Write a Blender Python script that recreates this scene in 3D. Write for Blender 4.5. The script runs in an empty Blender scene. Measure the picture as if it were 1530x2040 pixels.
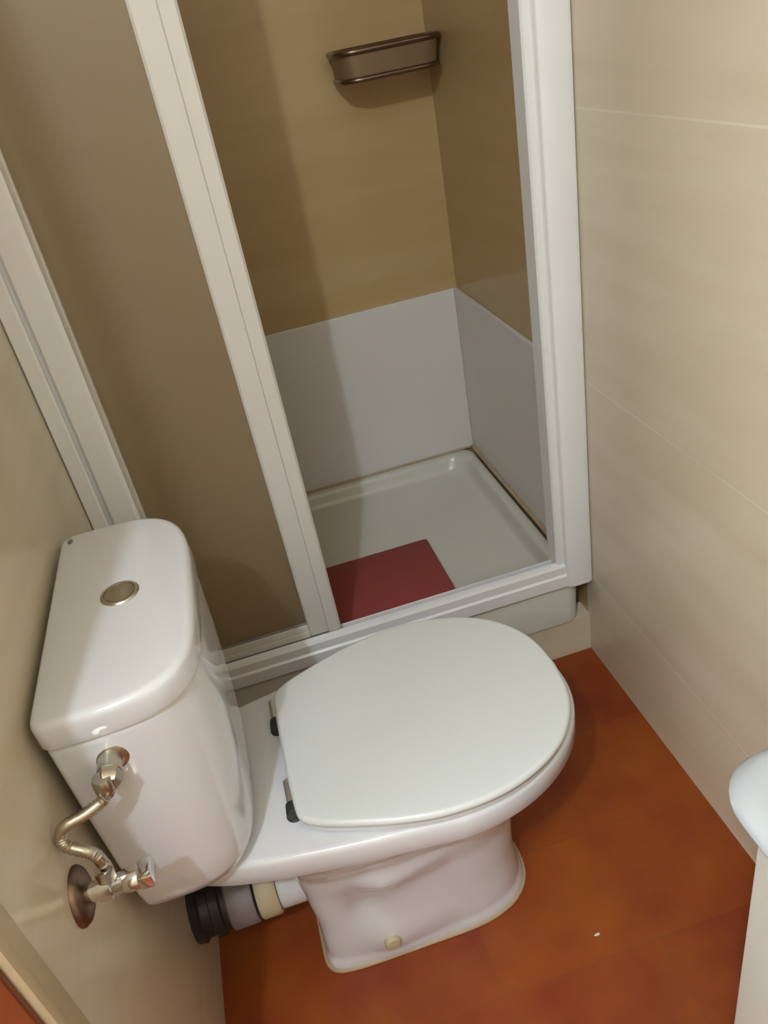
import bpy, bmesh, math, random
from mathutils import Vector, Matrix
random.seed(4)
S = bpy.context.scene
COL = S.collection

# ------------------------------------------------------------------ camera
cd = bpy.data.cameras.new('camera'); cam = bpy.data.objects.new('camera', cd); COL.objects.link(cam)
cd.sensor_fit = 'VERTICAL'; cd.sensor_height = 36.0; cd.sensor_width = 27.0
cd.lens = 1563.18 * 36.0 / 2040.0
cd.clip_start = 0.01
r_ = Vector((0.9525422848944939, -0.2527647366113726, -0.16962659995932358))
u_ = Vector((0.27571918752506686, 0.48025636521095333, 0.8326660514905604))
f_ = Vector((0.12900436085068592, 0.8399189315643188, -0.5271565832666412))
m = Matrix(((r_.x, u_.x, -f_.x), (r_.y, u_.y, -f_.y), (r_.z, u_.z, -f_.z))).to_4x4()
m.translation = Vector((0.3018, -1.2281, 1.2855))
cam.matrix_world = m
S.camera = cam

# ------------------------------------------------------------------ world, lamps, exposure
W = bpy.data.worlds.new('world'); S.world = W; W.use_nodes = True
W.node_tree.nodes['Background'].inputs[0].default_value = (0.9, 0.95, 1.0, 1)
W.node_tree.nodes['Background'].inputs[1].default_value = 0.05

def lamp(name, kind, loc, energy, color, size, rot=(0, 0, 0)):
    l = bpy.data.lights.new(name, kind); l.energy = energy; l.color = color
    if kind == 'POINT': l.shadow_soft_size = size
    else: l.shape = 'RECTANGLE'; l.size, l.size_y = size
    o = bpy.data.objects.new(name, l); o.location = loc; o.rotation_euler = rot
    COL.objects.link(o); return o
lamp('room_lamp', 'POINT', (-0.145, -1.75, 2.25), 64.0, (0.75, 0.87, 1.0), 0.03)
lamp('ceiling_fill', 'AREA', (0.4, -0.9, 2.36), 1.1, (1.0, 0.70, 0.42), (0.6, 0.9))  # warm ambient fill added below the ceiling; no real fitting there
lamp('doorway_daylight', 'AREA', (-0.86, -1.45, 1.35), 21.0, (0.85, 0.92, 1.0), (1.7, 0.7), (0, math.radians(-90), 0))

S.view_settings.view_transform = 'Standard'; S.view_settings.look = 'None'
S.view_settings.gamma = 1.0; S.view_settings.use_curve_mapping = False
S.view_settings.exposure = 0.0

# ------------------------------------------------------------------ materials
def new_mat(name):
    mt = bpy.data.materials.new(name); mt.use_nodes = True
    return mt, mt.node_tree.nodes, mt.node_tree.links, mt.node_tree.nodes['Principled BSDF']

def mat(name, col, rough=0.4, metal=0.0, var=0.03, scale=12.0, spec=0.5, coat=0.0, bump=0.0):
    mt, N, L, b = new_mat(name)
    tc = N.new('ShaderNodeTexCoord'); nz = N.new('ShaderNodeTexNoise')
    nz.inputs['Scale'].default_value = scale; nz.inputs['Detail'].default_value = 3
    L.new(tc.outputs['Object'], nz.inputs['Vector'])
    mx = N.new('ShaderNodeMix'); mx.data_type = 'RGBA'
    mx.inputs[6].default_value = tuple(max(0, c * (1 - var)) for c in col) + (1,)
    mx.inputs[7].default_value = tuple(min(1, c * (1 + var)) for c in col) + (1,)
    L.new(nz.outputs['Fac'], mx.inputs[0]); L.new(mx.outputs[2], b.inputs['Base Color'])
    b.inputs['Roughness'].default_value = rough; b.inputs['Metallic'].default_value = metal
    b.inputs['Specular IOR Level'].default_value = spec; b.inputs['Coat Weight'].default_value = coat
    if bump:
        bp = N.new('ShaderNodeBump'); bp.inputs['Strength'].default_value = bump; bp.inputs['Distance'].default_value = 0.002
        L.new(nz.outputs['Fac'], bp.inputs['Height']); L.new(bp.outputs['Normal'], b.inputs['Normal'])
    return mt

def tile_mat(name, ua, va, pu, pv, ou, ov, c1, c2, grout, gw=0.0015, rough=0.25, stretch=(1, 1, 1), nscale=5, rnd=0.3, running=0.0, cloud=1.0):
    """tiles of pu x pv on the axes ua, va; colour from cloudy noise and a random tone per tile"""
    mt, N, L, b = new_mat(name)
    def math_(op, a, b_=None, clamp=False):
        n = N.new('ShaderNodeMath'); n.operation = op; n.use_clamp = clamp
        for i, v in enumerate((a, b_)):
            if v is None: continue
            if isinstance(v, (int, float)): n.inputs[i].default_value = v
            else: L.new(v, n.inputs[i])
        return n.outputs[0]
    tc = N.new('ShaderNodeTexCoord'); sp = N.new('ShaderNodeSeparateXYZ'); L.new(tc.outputs['Object'], sp.inputs[0])
    v = math_('DIVIDE', math_('SUBTRACT', sp.outputs[va], ov), pv)
    row = math_('FLOOR', v)
    u = math_('DIVIDE', math_('SUBTRACT', sp.outputs[ua], ou), pu)
    if running: u = math_('ADD', u, math_('MULTIPLY', row, running))
    cu = math_('FLOOR', u)
    fu = math_('SUBTRACT', 0.5, math_('ABSOLUTE', math_('SUBTRACT', math_('FRACT', u), 0.5)))
    fv = math_('SUBTRACT', 0.5, math_('ABSOLUTE', math_('SUBTRACT', math_('FRACT', v), 0.5)))
    g = math_('MAXIMUM', math_('LESS_THAN', fu, gw / pu), math_('LESS_THAN', fv, gw / pv))
    cb = N.new('ShaderNodeCombineXYZ'); L.new(cu, cb.inputs[0]); L.new(row, cb.inputs[1])
    wn = N.new('ShaderNodeTexWhiteNoise'); L.new(cb.outputs[0], wn.inputs['Vector'])
    mp = N.new('ShaderNodeMapping'); mp.inputs['Scale'].default_value = stretch; L.new(tc.outputs['Object'], mp.inputs[0])
    nz = N.new('ShaderNodeTexNoise'); nz.inputs['Scale'].default_value = nscale; nz.inputs['Detail'].default_value = 5
    L.new(mp.outputs[0], nz.inputs['Vector'])
    f = math_('ADD', math_('MULTIPLY', math_('SUBTRACT', nz.outputs['Fac'], 0.5), 1.6 * cloud),
              math_('ADD', 0.5, math_('MULTIPLY', math_('SUBTRACT', wn.outputs['Value'], 0.5), rnd * 2)), True)
    mx = N.new('ShaderNodeMix'); mx.data_type = 'RGBA'
    mx.inputs[6].default_value = c1 + (1,); mx.inputs[7].default_value = c2 + (1,); L.new(f, mx.inputs[0])
    mg = N.new('ShaderNodeMix'); mg.data_type = 'RGBA'
    g = math_('MULTIPLY', g, math_('SUBTRACT', math_('MULTIPLY', nz.outputs['Fac'], 3.2), 1.05, True))
    L.new(g, mg.inputs[0]); L.new(mx.outputs[2], mg.inputs[6]); mg.inputs[7].default_value = grout + (1,)
    L.new(mg.outputs[2], b.inputs['Base Color'])
    b.inputs['Roughness'].default_value = rough
    bp = N.new('ShaderNodeBump'); bp.inputs['Strength'].default_value = 0.12; bp.inputs['Distance'].default_value = 0.001
    L.new(nz.outputs['Fac'], bp.inputs['Height']); L.new(bp.outputs['Normal'], b.inputs['Normal'])
    return mt

BE1, BE2, BEG = (0.56, 0.475, 0.34), (0.655, 0.575, 0.44), (0.71, 0.65, 0.53)
M = {}
M['tile_side'] = tile_mat('beige_tile_side', 1, 2, 3.6, 0.45, -2.5, 0.67, BE1, BE2, BEG, stretch=(1, .35, 3), nscale=6, rnd=.08)
M['tile_left'] = tile_mat('beige_tile_left', 1, 2, 3.6, 0.45, -2.5, 0.67, BE1, BE2, BE2, stretch=(1, .35, 3), nscale=6, rnd=.08, rough=.2)
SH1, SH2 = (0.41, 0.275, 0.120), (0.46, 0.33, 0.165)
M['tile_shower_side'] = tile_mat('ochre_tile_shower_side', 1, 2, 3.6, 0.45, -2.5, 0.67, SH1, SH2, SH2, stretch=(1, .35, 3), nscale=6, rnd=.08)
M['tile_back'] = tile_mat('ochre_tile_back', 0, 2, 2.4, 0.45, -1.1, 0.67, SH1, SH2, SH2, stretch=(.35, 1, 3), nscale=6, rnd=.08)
M['tile_plinth'] = tile_mat('beige_tile_plinth', 0, 2, 0.6, 0.45, 0.0, 0.67, BE1, BE2, BE2, stretch=(.35, 1, 3), nscale=6, rnd=.05)
M['floor'] = tile_mat('terracotta_tile', 0, 1, 0.26, 0.21, 0.43, -0.62, (0.185, 0.022, 0.002), (0.285, 0.066, 0.002), (0.21, 0.048, 0.008),
                      gw=0.0016, rough=0.5, nscale=9, rnd=.26, cloud=1.1)
M['ceiling'] = mat('white_plaster', (0.7, 0.68, 0.62), 0.8)
M['ceramic'] = mat('white_ceramic', (0.66, 0.66, 0.68), 0.12, coat=0.4, var=.01)
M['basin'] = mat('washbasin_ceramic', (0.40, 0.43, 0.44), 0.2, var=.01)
M['plastic'] = mat('white_seat_plastic', (0.64, 0.66, 0.66), 0.3, var=.01)
M['tray'] = mat('white_tray_enamel', (0.58, 0.57, 0.50), 0.22, var=.03)
M['panel'] = mat('white_wall_panel', (0.66, 0.63, 0.60), 0.3, var=.02, scale=4)
M['alu'] = mat('white_lacquered_aluminium', (0.75, 0.75, 0.75), 0.3, var=.02)
M['door_alu'] = mat('dimmed_door_aluminium', (0.58, 0.55, 0.50), 0.3, var=.02)  # frame white toned down and warmed; dimmer light on the doors painted in
M['chrome'] = mat('chrome', (0.75, 0.74, 0.72), 0.12, 1.0, var=.05)
M['dull_chrome'] = mat('dull_chrome', (0.50, 0.46, 0.38), 0.3, 1.0, var=.1, scale=60)
M['brown_metal'] = mat('tarnished_metal', (0.22, 0.15, 0.11), 0.35, 1.0, var=.2, scale=40)
M['band_metal'] = mat('satin_brown_metal', (0.46, 0.34, 0.21), 0.4, 0.45, var=.1, scale=30)
M['black'] = mat('black_rubber', (0.02, 0.018, 0.018), 0.45, var=.2)
M['grey_pipe'] = mat('grey_pipe_plastic', (0.22, 0.19, 0.19), 0.5, var=.25, scale=30)
M['cream_pipe'] = mat('cream_pipe_plastic', (0.50, 0.42, 0.26), 0.5)
M['mat'] = mat('dark_red_mat', (0.27, 0.046, 0.042), 0.7, var=.06, scale=60, bump=.2)
M['silicone'] = mat('beige_silicone', (0.42, 0.31, 0.19), 0.4, var=.15, scale=25)
M['cabinet'] = mat('cream_cabinet_lacquer', (0.45, 0.43, 0.38), 0.35, var=.02)
M['red_wood'] = mat('reddish_stained_wood', (0.16, 0.034, 0.008), 0.4, var=.15, scale=20)
M['trim'] = mat('cream_painted_wood', (0.52, 0.42, 0.27), 0.4, var=.04)

def frosted():
    mt, N, L, b = new_mat('frosted_glass')
    N.remove(b); out = N['Material Output']
    tr = N.new('ShaderNodeBsdfTranslucent'); tr.inputs[0].default_value = (0.85, 0.78, 0.64, 1)
    di = N.new('ShaderNodeBsdfDiffuse'); di.inputs[0].default_value = (0.42, 0.33, 0.22, 1)
    rf = N.new('ShaderNodeBsdfRefraction'); rf.inputs['Roughness'].default_value = 0.55; rf.inputs['IOR'].default_value = 1.08
    rf.inputs[0].default_value = (0.98, 0.92, 0.80, 1)
    gl = N.new('ShaderNodeBsdfGlossy'); gl.inputs['Roughness'].default_value = 0.35; gl.inputs[0].default_value = (.8, .8, .8, 1)
    nz = N.new('ShaderNodeTexNoise'); nz.inputs['Scale'].default_value = 350
    bp = N.new('ShaderNodeBump'); bp.inputs['Strength'].default_value = .15; L.new(nz.outputs[0], bp.inputs['Height'])
    for n in (rf, gl): L.new(bp.outputs[0], n.inputs['Normal'])
    def mix(f, a, c):
        n = N.new('ShaderNodeMixShader'); n.inputs[0].default_value = f
        L.new(a.outputs[0], n.inputs[1]); L.new(c.outputs[0], n.inputs[2]); return n
    x = mix(.4, rf, tr); x = mix(.25, x, di); x = mix(.05, x, gl)
    L.new(x.outputs[0], out.inputs[0]); return mt
M['frosted'] = frosted()

# ------------------------------------------------------------------ helpers
def link(name, bm, m_, parent=None, smooth=True, angle=40):
    me = bpy.data.meshes.new(name)
    bmesh.ops.recalc_face_normals(bm, faces=bm.faces)
    for f in bm.faces: f.smooth = smooth
    if smooth:
        for e in bm.edges:
            if len(e.link_faces) == 2 and e.calc_face_angle(0) > math.radians(angle): e.smooth = False
    bm.to_mesh(me); bm.free(); me.materials.append(M[m_])
    o = bpy.data.objects.new(name, me); COL.objects.link(o)
    if parent: o.parent = parent; o.matrix_parent_inverse = parent.matrix_world.inverted()
    return o

def thing(name, label, cat, loc=(0, 0, 0), group=None):
    o = bpy.data.objects.new(name, None); COL.objects.link(o); o.location = loc
    o.matrix_world = Matrix.Translation(loc); o.empty_display_size = .05
    return tag(o, label, cat, group)

def tag(o, label, cat, group=None):
    o['label'] = label; o['category'] = cat
    if group: o['group'] = group
    return o

def struct(o, label=None, cat=None):
    o['kind'] = 'structure'
    if label: o['label'] = label; o['category'] = cat
    return o

def box(bm, a, b, bev=0.0, seg=2):
    t = bmesh.new(); bmesh.ops.create_cube(t, size=1)
    c = [(a[i] + b[i]) / 2 for i in range(3)]; s = [abs(b[i] - a[i]) for i in range(3)]
    for v in t.verts: v.co = Vector([c[i] + v.co[i] * s[i] for i in range(3)])
    if bev: bmesh.ops.bevel(t, geom=t.edges[:], offset=bev, segments=seg, profile=.5, affect='EDGES')
    me = bpy.data.meshes.new('tmp'); t.to_mesh(me); t.free(); bm.from_mesh(me); bpy.data.meshes.remove(me)
    return bm

def B(a, b, bev=0.0, seg=2): return box(bmesh.new(), a, b, bev, seg)

def loft(bm, rings, cap0=True, cap1=True):
    vs = [[bm.verts.new(p) for p in r] for r in rings]
    n = len(vs[0])
    for i in range(len(vs) - 1):
        for j in range(n):
            k = (j + 1) % n
            bm.faces.new((vs[i][j], vs[i][k], vs[i + 1][k], vs[i + 1][j]))
    if cap0: bm.faces.new(list(reversed(vs[0])))
    if cap1: bm.faces.new(vs[-1])
    return bm

def smooth_path(pts, n=8):
    P = [Vector(p) for p in pts]; out = []
    for i in range(len(P) - 1):
        a = P[max(i - 1, 0)]; b = P[i]; c = P[i + 1]; d = P[min(i + 2, len(P) - 1)]
        for k in range(n):
            t = k / n
            out.append(0.5 * ((2 * b) + (c - a) * t + (2 * a - 5 * b + 4 * c - d) * t * t + (3 * b - a - 3 * c + d) * t ** 3))
    out.append(P[-1]); return out

def tube(bm, pts, r, seg=16, ripple=0.0, closed=False):
    P = [Vector(p) for p in pts]; rings = []; up = None; n = len(P)
    for i, p in enumerate(P):
        if closed: d = (P[(i + 1) % n] - P[i - 1]).normalized()
        else: d = ((P[min(i + 1, n - 1)] - P[max(i - 1, 0)])).normalized()
        if up is None: up = d.orthogonal().normalized()
        up = (up - d * up.dot(d)).normalized(); sd = d.cross(up)
        rr = (r[i] if isinstance(r, (list, tuple)) else r) + (ripple if i % 2 else -ripple)
        rings.append([p + (up * math.cos(a) + sd * math.sin(a)) * rr for a in [2 * math.pi * k / seg for k in range(seg)]])
    if closed: rings.append(rings[0]); return loft(bm, rings, False, False)
    return loft(bm, rings)

def lathe(bm, base, axis, prof, seg=40):
    """prof: list of (distance along axis, radius)"""
    ax = Vector(axis).normalized(); u = ax.orthogonal().normalized(); v = ax.cross(u); b = Vector(base)
    rings = [[b + ax * d + (u * math.cos(a) + v * math.sin(a)) * max(r, 1e-4) for a in [2 * math.pi * k / seg for k in range(seg)]] for d, r in prof]
    return loft(bm, rings)

def sgn(x): return -1 if x < 0 else 1
def egg(z, xb, xf, xc, h, yc, eb=5.0, ef=2.05, taper=0.0, tp=1.2, n=112):
    """one horizontal outline: egg-shaped front, squarer tapered back"""
    out = []
    for k in range(n):
        t = 2 * math.pi * k / n; c, s = math.cos(t), math.sin(t)
        e = ef if c >= 0 else eb
        L = (xf - xc) if c >= 0 else (xc - xb)
        x = xc + sgn(c) * L * abs(c) ** (2 / e); y = abs(s) ** (2 / e) * h
        if c < 0: y *= 1 - taper * ((xc - x) / (xc - xb)) ** tp
        out.append(Vector((x, yc + sgn(s) * y, z)))
    return out

def tankline(z, xb, xf, h, yc, e=4.2, n=80, rb=.018):
    """back with rounded corners, bowed front"""
    out = []; x0 = xb + rb
    for k in range(n):
        t = -math.pi / 2 + math.pi * k / (n - 1)
        c, s = math.cos(t), math.sin(t)
        out.append(Vector((x0 + (xf - x0) * abs(c) ** (2 / e), yc + sgn(s) * h * abs(s) ** (2 / e), z)))
    for k in range(1, 9):
        a = math.pi / 2 * k / 8; out.append(Vector((x0 - rb * math.sin(a), yc + h - rb + rb * math.cos(a), z)))
    for k in range(8): 
        a = math.pi / 2 * (1 - k / 8); out.append(Vector((x0 - rb * math.sin(a), yc - h + rb - rb * math.cos(a), z)))
    return out

def rrect(z, x0, x1, y0, y1, r, n=8):
    out = []
    for cx, cy, a0 in ((x1 - r, y1 - r, 0), (x0 + r, y1 - r, 90), (x0 + r, y0 + r, 180), (x1 - r, y0 + r, 270)):
        for k in range(n + 1):
            a = math.radians(a0 + 90 * k / n); out.append(Vector((cx + r * math.cos(a), cy + r * math.sin(a), z)))
    return out

# ------------------------------------------------------------------ the room
RW, SD, H = 0.90, 0.70, 2.4
DY = -0.81                                     # where the left wall ends at the doorway
struct(link('floor', B((-1.0, -2.3, -.05), (1.0, 0.85, 0)), 'floor', smooth=False))
struct(link('ceiling', B((-1.0, -2.3, H), (1.0, 0.85, H + .05)), 'ceiling', smooth=False))
struct(link('wall_right', B((RW, -2.3, 0), (RW + .1, .02, H)), 'tile_side', smooth=False))
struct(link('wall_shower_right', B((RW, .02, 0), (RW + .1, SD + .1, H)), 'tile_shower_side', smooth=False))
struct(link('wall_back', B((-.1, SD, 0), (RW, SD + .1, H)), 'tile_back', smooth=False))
struct(link('wall_left', B((-.1, DY, 0), (0, SD, H)), 'tile_left', smooth=False))
struct(link('wall_recess', B((-.9, DY, 0), (-.1, DY + .1, H)), 'tile_plinth', smooth=False))
struct(link('wall_recess_side', B((-1.0, -2.2, 0), (-.9, DY + .1, H)), 'tile_left', smooth=False))
struct(link('wall_front', B((-1.0, -2.3, 0), (RW, -2.2, H)), 'tile_plinth', smooth=False))
# corner casing of the doorway: flat board with a raised bead at the room side
bm = B((-.104, DY - .008, 0), (0.006, DY + .036, H), .003)
box(bm, (-.02, DY - .008, 0), (0.012, DY + .008, H), .004)
struct(link('trim_1', bm, 'trim'))
# reddish wooden lining on the end of the wall, inside the doorway
struct(link('trim_2', B((-.106, DY - .016, 0), (0.004, DY - .007, H), .002), 'red_wood'))
# tiled plinth under the shower tray
struct(link('wall_plinth', B((0, 0.012, 0), (RW, 0.06, 0.100)), 'tile_plinth', smooth=False))

# white panels round the foot of the shower walls
tag(link('splash_panel', B((0, SD - .008, .212), (RW - .010, SD, .672), .002), 'panel', smooth=False),
    'white lower panel on the back wall of the shower', 'wall panel', 'white panels inside the shower')
tag(link('splash_panel', B((RW - .010, 0.03, .212), (RW, SD, .672), .002), 'panel', smooth=False),
    'white lower panel on the right wall of the shower behind the bright post', 'wall panel', 'white panels inside the shower')

# ------------------------------------------------------------------ shower tray
t = thing('shower_tray', 'white rectangular shower tray with raised rim on a tiled plinth', 'shower tray', (.44, .35, .10))
x0, x1, y0, y1 = 0.0, 0.880, 0.004, SD - .009
R = [rrect(.100, x0 + .006, x1 - .012, y0 + .008, y1, .03), rrect(.104, x0 + .001, x1 - .003, y0 + .001, y1, .033), rrect(.200, x0, x1, y0, y1, .035),
     rrect(.210, x0 + .004, x1 - .003, y0 + .005, y1, .035), rrect(.2125, x0 + .010, x1 - .006, y0 + .012, y1 - .003, .035)]
for d, z in ((.030, .2125), (.038, .209), (.044, .200), (.052, .183), (.060, .174), (.072, .170)):
    R.append(rrect(z, x0 + d, x1 - d * .62 - .003, y0 + d + .01, y1 - d * .62, .035 + d * .4))
R.append(rrect(.165, .30, .58, .25, .45, .05))
link('basin', loft(bmesh.new(), R), 'tray', t, angle=50)
bm = lathe(bmesh.new(), (.20, .36, .1655), (0, 0, 1), [(0, .045), (.002, .045), (.003, .042), (.003, .010), (.0035, .001)])
link('drain', bm, 'dull_chrome', t)
bm = tube(bmesh.new(), smooth_path([(.8865, .02, .214), (.8870, .25, .2145), (.8862, .5, .2135), (.8866, .688, .214)]), .0055, 10)
link('silicone_seam', bm, 'silicone', t)['label'] = 'discoloured beige sealant line'
bm = tube(bmesh.new(), [(.01, .6895, .2135), (.88, .6895, .2135)], .0030, 10)
link('silicone_seam', bm, 'silicone', t)

# dark red mat lying on the tray
bm = loft(bmesh.new(), [rrect(.1735, .20, .634, .078, .350, .006), rrect(.185, .199, .635, .077, .351, .007), rrect(.1875, .202, .632, .080, .348, .008)])
tag(link('bath_mat', bm, 'mat'), 'dark red rectangular mat lying on the white shower tray', 'mat')

# ------------------------------------------------------------------ shower screen
FT = 1.95
s = thing('shower_screen', 'white aluminium shower enclosure frame standing on the tray', 'shower screen', (.45, 0, .21))
# threshold: stepped profile with two tracks
def profile_x(bm, x0, x1, prof):
    return loft(bm, [[Vector((x0, y, z)) for y, z in prof], [Vector((x1, y, z)) for y, z in prof]])
prof = [(-.004, .2095), (-.007, .214), (-.007, .240), (-.003, .244), (-.003, .262), (.001, .268), (.010, .270), (.014, .266), (.014, .246),
        (.030, .246), (.030, .262), (.034, .262), (.034, .244), (.050, .244), (.050, .225), (.052, .2125)]
link('bottom_rail', profile_x(bmesh.new(), .012, .868, prof), 'alu', s, angle=30)
bm = B((.0, -.010, FT), (RW, .055, FT + .05), .004)
link('top_rail', bm, 'alu', s)
def profile_z(z0, z1, prof):
    return loft(bmesh.new(), [[Vector((x, y, z)) for x, y in prof] for z in (z0, z1)])
# right post: wide rounded wall profile with an inner lip
arc = [(.843 + .022 - .022 * math.cos(a), -.006 - .008 * math.sin(a)) for a in [math.pi / 2 * k / 6 for k in range(7)]]
prof = [(.826, .045), (.826, .006), (.829, .002), (.841, .002), (.843, -.002)] + arc + [(.890, -.014), (.897, -.011), (.8995, -.006), (.8995, .045)]
link('wall_profile', profile_z(.213, FT, prof), 'alu', s, angle=30)
# left jamb: channel, groove and second step
prof = [(.0005, .045), (.0005, -.020), (.003, -.024), (.024, -.024), (.027, -.021), (.027, -.012), (.034, -.012), (.034, -.018), (.037, -.021),
        (.072, -.021), (.078, -.016), (.078, .045)]
link('wall_profile', profile_z(.213, FT, prof), 'alu', s, angle=30)

def door(x0, x1, y, label, handle=False):
    d = thing('shower_door', label, 'shower door', ((x0 + x1) / 2, y, .272), 'framed frosted panels of the shower screen')
    z0, z1 = .272, FT + .01
    st = .030 if handle else .026
    # leading stile: two-step profile with rounded nose
    prof = [(x1 - .064, y + .008), (x1 - .064, y - .006), (x1 - .060, y - .009), (x1 - .027, y - .009), (x1 - .025, y - .013), (x1 - .004, y - .013),
            (x1, y - .009), (x1, y + .006), (x1 - .003, y + .009), (x1 - .058, y + .009)]
    link('stile', profile_z(z0, z1, prof), 'door_alu', d, angle=25)
    link('stile', B((x0, y - .008, z0), (x0 + .022, y + .008, z1), .003), 'door_alu', d)
    bm = B((x0 + .022, y - .008, z0), (x1 - .064, y + .008, z0 + .028), .002)
    box(bm, (x0 + .022, y - .0095, z0 - .002), (x1 - .064, y - .004, z0 + .012), .001)
    link('bottom_frame', bm, 'door_alu', d)
    link('top_frame', B((x0 + .022, y - .008, z1 - .03), (x1 - .064, y + .008, z1), .002), 'door_alu', d)
    link('glass_pane', B((x0 + .018, y - .002, z0 + .022), (x1 - .058, y + .002, z1 - .02)), 'frosted', d, smooth=False)
    bm = tube(bmesh.new(), [(x0 + .022, y - .0035, z0 + .030), (x1 - .064, y - .0035, z0 + .030)], .0025, 8)
    link('glazing_gasket', bm, 'grey_pipe', d)
    return d
door(.060, .360, .004 + .018, 'frosted glass panel with white frame in front, nearest the toilet', True)
door(.079, .352, .041, 'second frosted shower panel stacked just behind the front one')

# ------------------------------------------------------------------ soap basket on the back wall
d = thing('soap_basket', 'small tarnished chrome soap basket on the back shower wall', 'soap basket', (.775, SD, 1.2))
def loop(z, d=0): return rrect(z, .670 + d, .893 - d, .560 + d, SD - .004, .040, 8)
link('rim', tube(bmesh.new(), loop(1.234), .0060, 10, closed=True), 'brown_metal', d)
link('rim', tube(bmesh.new(), loop(1.183, .005), .0055, 10, closed=True), 'brown_metal', d)
bm = loft(bmesh.new(), [loop(1.185, .006), loop(1.232, .001)], False, False)
bmesh.ops.solidify(bm, geom=bm.faces[:], thickness=.0012)
link('band', bm, 'band_metal', d)
bm = bmesh.new()
for k in range(9):
    x = .695 + k * .022
    tube(bm, [(x, .568, 1.183), (x, SD - .003, 1.183)], .0018, 6)
link('wire_base', bm, 'chrome', d)

# ------------------------------------------------------------------ toilet
TY = -0.407
T = thing('toilet', 'white close coupled toilet with closed lid against the left wall', 'toilet', (.35, TY, 0))
keys = [  # z, xb, xf, xc, h, taper, eb, ef
    (.0000, .176, .541, .40, .096, .02, 9, 2.5), (.012, .177, .540, .40, .096, .02, 9, 2.5), (.025, .180, .534, .40, .093, .02, 8, 2.5),
    (.10, .182, .530, .40, .092, .02, 7, 2.4), (.18, .178, .534, .40, .094, .02, 7, 2.3), (.24, .172, .550, .40, .103, .03, 6, 2.2),
    (.285, .165, .578, .41, .122, .05, 5, 2.15), (.318, .158, .604, .42, .146, .10, 5, 2.1), (.340, .150, .622, .42, .163, .16, 5, 2.05),
    (.351, .145, .630, .42, .170, .18, 5, 2.05)]
def interp(z):
    for a, b in zip(keys, keys[1:]):
        if a[0] <= z <= b[0] + 1e-9:
            t_ = (z - a[0]) / (b[0] - a[0]); t_ = t_ * t_ * (3 - 2 * t_) * .5 + t_ * .5
            return [a[i] + (b[i] - a[i]) * t_ for i in range(8)]
zs = [0, .004, .012, .018, .025] + [.025 + (.351 - .025) * k / 46 for k in range(1, 47)]
rings = []
for z in zs:
    k = interp(z); rings.append(egg(z, k[1], k[2], k[3], k[4], TY, k[6], k[7], k[5], n=144))
for dz, ins in ((.353, .012), (.356, .004), (.362, .0), (.392, .0), (.397, .0015), (.400, .005), (.401, .010)):
    rings.append(egg(dz, .030 + ins, .650 - ins, .42, .185 - ins, TY, 6, 2.05, .29, 1.2, n=144))
def g2(x, z, cx, cz, sx, sz): return math.exp(-((x - cx) / sx) ** 2 - ((z - cz) / sz) ** 2)
for rg in rings:
    for i, p in enumerate(rg):
        if p.z < .345 and .17 < p.x < .47:
            sd_ = -1 if p.y < TY else 1
            w = min(1, abs(p.y - TY) / .08) ** 3
            dd = .016 * g2(p.x, p.z, .292, .060, .034, .045) + .018 * g2(p.x, p.z, .300, .215, .034, .030) + .010 * g2(p.x, p.z, .34, .15, .03, .07) \
                - .012 * g2(p.x, p.z, .262, .145, .030, .040)
            p.y += sd_ * dd * w
pan = link('bowl', loft(bmesh.new(), rings), 'ceramic', T, angle=60)
for sd_ in (-1, 1):
    bm = lathe(bmesh.new(), (.288, TY + sd_ * .102, .060), (0, sd_, 0), [(0, .014), (.008, .0135), (.011, .011), (.012, .004), (.012, .0005)], 28)
    link('bolt_cap', bm, 'cream_pipe', pan)
bm = lathe(bmesh.new(), (.19, TY, .150), (-1, 0, 0), [(0, .042), (.050, .042), (.053, .040)], 40)
link('outlet_spigot', bm, 'ceramic', pan)
bm = tube(bmesh.new(), [p + Vector((0, 0, .001)) for p in egg(0.001, .175, .542, .40, .097, TY, 9, 2.5, .02, n=96)], .0035, 8, closed=True)
link('sealant_bead', bm, 'silicone', pan)

# seat ring and lid: outline from a table of half widths along the length
LT = [(.2125, .0), (.2125, .045), (.2130, .085), (.2150, .112), (.220, .124), (.232, .134), (.25, .1435), (.28, .1555), (.31, .166), (.345, .1765), (.385, .1850), (.425, .1880), (.465, .1865), (.505, .1785),
      (.545, .163), (.580, .1405), (.606, .112), (.624, .080), (.634, .044), (.638, .0)]
def lidline(z, q, n=6):
    P = [Vector((x, h, 0)) for x, h in LT]; half = smooth_path(P, n)
    full = [Vector((p.x, p.y, 0)) for p in half] + [Vector((p.x, -p.y, 0)) for p in half[-2:0:-1]]
    N_ = len(full); out = []
    if q < .03:
        for i, p in enumerate(full):
            d = full[(i + 1) % N_] - full[i - 1]; d.normalize(); nrm = Vector((d.y, -d.x, 0))
            p2 = p + nrm * q; out.append(Vector((p2.x, TY + p2.y, z)))
    else:
        a = 1 - q / .188; c = Vector((.425, 0, 0))
        for p in full:
            p2 = c + (p - c) * a; out.append(Vector((p2.x, TY + p2.y, z)))
    return out
def plate(z0, z1, dome):
    R_ = [lidline(z0, .006), lidline(z0 + .002, .001)]
    for a in (0, 15, 30, 45, 60, 75, 90):
        a = math.radians(a); R_.append(lidline(z1 - .007 + .007 * math.sin(a), .007 * (1 - math.cos(a))))
    for k in range(1, 9):
        R_.append(lidline(z1 + dome * (1 - (1 - k / 8) ** 2), .031 + .145 * (k - 1) / 7))
    return R_
R_ = [lidline(.402, .012), lidline(.404, .006), lidline(.411, .006), lidline(.415, .010), lidline(.415, .07), lidline(.402, .07)]
R_.append(R_[0])
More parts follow.
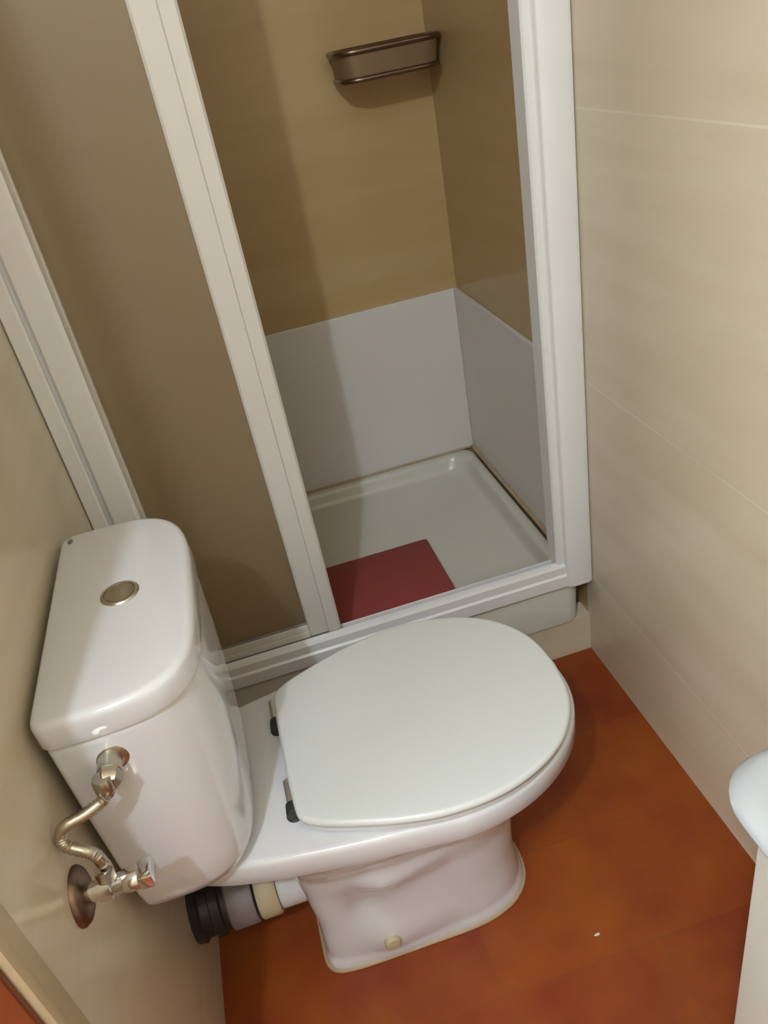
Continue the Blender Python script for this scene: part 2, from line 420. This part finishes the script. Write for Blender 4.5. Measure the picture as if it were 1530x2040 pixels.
bm = loft(bmesh.new(), R_, False, False); bmesh.ops.remove_doubles(bm, verts=bm.verts, dist=1e-6)
seat = link('seat', bm, 'plastic', T)
lid = link('lid', loft(bmesh.new(), plate(.4165, .430, .003)), 'plastic', T, angle=60)
for yc in (-.318, -.480):
    bm = lathe(bmesh.new(), (.212, yc + .030, .412), (0, -1, 0), [(0, .006), (.001, .0085), (.040, .0085), (.044, .008)], 24)
    box(bm, (.212, yc - .008, .405), (.240, yc + .020, .413), .002)
    hg = link('hinge', bm, 'chrome', T)
    bm = lathe(bmesh.new(), (.211, yc - .012, .413), (0, -1, 0), [(0, .0095), (.014, .0105), (.017, .009), (.0175, .002)], 24)
    lathe(bm, (.211, yc - .020, .4005), (0, 0, 1), [(0, .012), (.003, .012), (.006, .009), (.012, .008)], 20)
    link('hinge_cap', bm, 'black', hg)

# tank
kz = [(.404, .040, .140, .142), (.408, .028, .150, .154), (.416, .020, .158, .164), (.432, .016, .164, .172), (.46, .015, .168, .177), (.52, .014, .172, .181),
      (.62, .013, .177, .184), (.70, .013, .1785, .186), (.722, .013, .1785, .186), (.7255, .015, .176, .184)]
R_ = []
for a, b in zip(kz, kz[1:]):
    for k in range(4):
        t_ = k / 4; R_.append([a[i] + (b[i] - a[i]) * t_ for i in range(4)])
R_.append(list(kz[-1]))
tank = link('tank', loft(bmesh.new(), [tankline(z, xb, xf, h, -.411, 3.8, rb=.008) for z, xb, xf, h in R_]), 'ceramic', T, angle=60)
R_ = [tankline(.727, .012, .175, .184, -.411, 4.0), tankline(.7275, .009, .180, .1885, -.411, 4.0), tankline(.731, .007, .1815, .190, -.411, 4.0)]
for a in range(0, 91, 15):
    a = math.radians(a); q = .010 * (1 - math.cos(a)); R_.append(tankline(.752 + .010 * math.sin(a), .007 + q * .6, .1800 - q, .189 - q, -.411, 4.1))
for q, z in ((.02, .7625), (.04, .763), (.07, .7635)): R_.append(tankline(z, .007 + q * .8, .170 - q, .179 - q, -.411, 4.0))
tl = link('tank_lid', loft(bmesh.new(), R_), 'ceramic', tank, angle=60)
bm = lathe(bmesh.new(), (.095, -.407, .7622), (0, 0, 1), [(0, .0235), (.002, .0235), (.0035, .022), (.0035, .019), (.002, .0185)], 48)
fb = link('flush_button', bm, 'dull_chrome', tank)
bm = lathe(bmesh.new(), (.095, -.407, .7632), (0, 0, 1), [(0, .018), (.0025, .0178), (.0032, .0165), (.0030, .002)], 48)
box(bm, (.0945, -.424, .7660), (.0955, -.390, .7666))
fb2 = link('flush_button_cap', bm, 'dull_chrome', tank)
bm = loft(bmesh.new(), [egg(.7630, .019, .026, .022, .006, -.246, 2, 2, n=24), egg(.7634, .019, .026, .022, .006, -.246, 2, 2, n=24)])
link('lid_mark', bm, 'grey_pipe', tank)

# ------------------------------------------------------------------ waste pipe behind the pan
w_ = thing('waste_pipe', 'dark grey waste pipe with cream collar between wall and toilet foot', 'pipe', (0, TY, .135))
PZ = .150
bm = lathe(bmesh.new(), (.0, TY, PZ), (1, 0, 0), [(.0, .050), (.012, .052), (.016, .046), (.030, .045), (.032, .050), (.046, .050), (.049, .045), (.098, .045)], 40)
link('rubber_sleeve', bm, 'black', w_)
bm = lathe(bmesh.new(), (.056, TY, PZ), (1, 0, 0), [(0, .0450), (.003, .0485), (.040, .0485), (.043, .046)], 40)
link('clamp_ring', bm, 'grey_pipe', w_)
bm = lathe(bmesh.new(), (.103, TY, PZ), (1, 0, 0), [(0, .045), (.003, .0475), (.030, .0475), (.033, .045)], 40)
link('collar', bm, 'cream_pipe', w_)

# ------------------------------------------------------------------ water supply
v_ = thing('water_supply_valve', 'chrome angle valve on the left wall with braided hose to the tank', 'valve', (0, -.66, .59))
fz, fy = .588, -.664
bm = lathe(bmesh.new(), (.0, fy, fz), (1, 0, 0), [(0, .031), (.002, .031), (.006, .028), (.009, .022), (.011, .016), (.012, .011)], 44)
link('wall_flange', bm, 'brown_metal', v_)
bm = lathe(bmesh.new(), (.008, fy, fz), (1, 0, 0), [(0, .0105), (.012, .0105), (.013, .013), (.026, .013), (.027, .0105), (.040, .0105)], 28)
lathe(bm, (.033, fy, fz), (0, .10, 1), [(0, .009), (.012, .009), (.013, .0105), (.026, .0105), (.027, .008)], 6)
link('valve_body', bm, 'chrome', v_)
bm = lathe(bmesh.new(), (.044, fy, fz), (1, 0, 0), [(0, .009), (.003, .012), (.010, .013), (.018, .0125), (.020, .010)], 28)
box(bm, (.062, fy - .0125, fz - .008), (.077, fy + .0125, fz + .010), .002)
link('handle', bm, 'chrome', v_)
pts = smooth_path([(.036, fy + .003, .618), (.034, fy + .004, .632), (.028, fy + .004, .643), (.012, -.655, .652), (.0085, -.652, .662), (.016, -.648, .673),
                   (.036, -.642, .674), (.053, -.634, .676), (.0585, -.630, .680), (.060, -.629, .688)], 7)
link('hose', tube(bmesh.new(), pts, .0062, 14, .0004), 'dull_chrome', v_)
bm = lathe(bmesh.new(), (.066, -.590, .692), (0, -1, 0), [(0, .0205), (.004, .0205), (.006, .018), (.007, .0125), (.026, .0125)], 32)
lathe(bm, (.066, -.614, .692), (0, -1, -.15), [(0, .0135), (.012, .0135), (.016, .010)], 6)
lathe(bm, (.061, -.6275, .701), (-.05, -.02, -1), [(0, .009), (.004, .0105), (.016, .0105), (.019, .008), (.024, .0075)], 20)
link('inlet_nut', bm, 'dull_chrome', v_)

# ------------------------------------------------------------------ vanity at the right
V = thing('vanity_cabinet', 'cream washbasin cabinet at the lower right against the right wall', 'cabinet', (.73, -1.2, 0))
vx, vy = .562, -.937
bm = B((vx + .018, -1.46, .0), (RW, vy, .768), .003)
link('body', bm, 'cabinet', V)
link('door', B((vx, -1.195, .05), (vx + .018, vy - .001, .780), .004), 'cabinet', V)
dr = link('door', B((vx, -1.459, .05), (vx + .018, -1.199, .780), .004), 'cabinet', V)
for yy in (-1.165, -1.23):
    bm = tube(bmesh.new(), smooth_path([(vx, yy, .40), (vx - .022, yy, .405), (vx - .024, yy, .45), (vx - .022, yy, .495), (vx, yy, .50)]), .004, 12)
    link('handle', bm, 'chrome', dr)
bt = thing('washbasin', 'glossy white washbasin top with rounded corner on the cream cabinet', 'washbasin', (.72, -1.2, .77))
X0, X1, Y0, Y1 = .536, RW - .0005, -1.49, -.908
R_ = [rrect(.7685, X0 + .046, X1, Y0 + .046, Y1 - .031, .035), rrect(.785, X0 + .045, X1, Y0 + .045, Y1 - .030, .035), rrect(.786, X0 + .03, X1, Y0 + .03, Y1 - .03, .04), rrect(.789, X0 + .012, X1, Y0 + .012, Y1 - .012, .042), rrect(.795, X0 + .003, X1, Y0 + .003, Y1 - .003, .045), rrect(.802, X0, X1, Y0, Y1, .045),
      rrect(.808, X0 + .003, X1, Y0 + .003, Y1 - .003, .045), rrect(.813, X0 + .010, X1 - .002, Y0 + .010, Y1 - .010, .042), rrect(.814, X0 + .02, X1 - .01, Y0 + .02, Y1 - .02, .04)]
R_ += [rrect(.812, X0 + .035, X1 - .09, Y0 + .08, Y1 - .08, .07), rrect(.79, X0 + .05, X1 - .10, Y0 + .10, Y1 - .10, .07), rrect(.772, X0 + .09, X1 - .13, Y0 + .16, Y1 - .16, .05)]
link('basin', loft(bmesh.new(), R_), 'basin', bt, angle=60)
bm = lathe(bmesh.new(), (.705, -1.195, .7722), (0, 0, 1), [(0, .022), (.002, .022), (.003, .018), (.003, .002)], 28)
link('drain', bm, 'chrome', bt)
bm = lathe(bmesh.new(), (.85, -1.195, .813), (0, 0, 1), [(0, .024), (.004, .024), (.006, .02), (.07, .018), (.08, .015), (.082, .004)], 28)
tube(bm, smooth_path([(.85, -1.195, .86), (.80, -1.195, .885), (.75, -1.195, .88), (.745, -1.195, .865)]), .011, 16)
link('tap', bm, 'chrome', bt)
# crumb on the floor
bm = loft(bmesh.new(), [egg(0.0, .598, .608, .603, .002, -.583, 2, 2, n=16), egg(.002, .600, .607, .603, .0012, -.583, 2, 2, n=16)])
tag(link('paper_scrap', bm, 'ceramic'), 'tiny pale scrap lying on the terracotta floor right of the toilet foot', 'scrap')
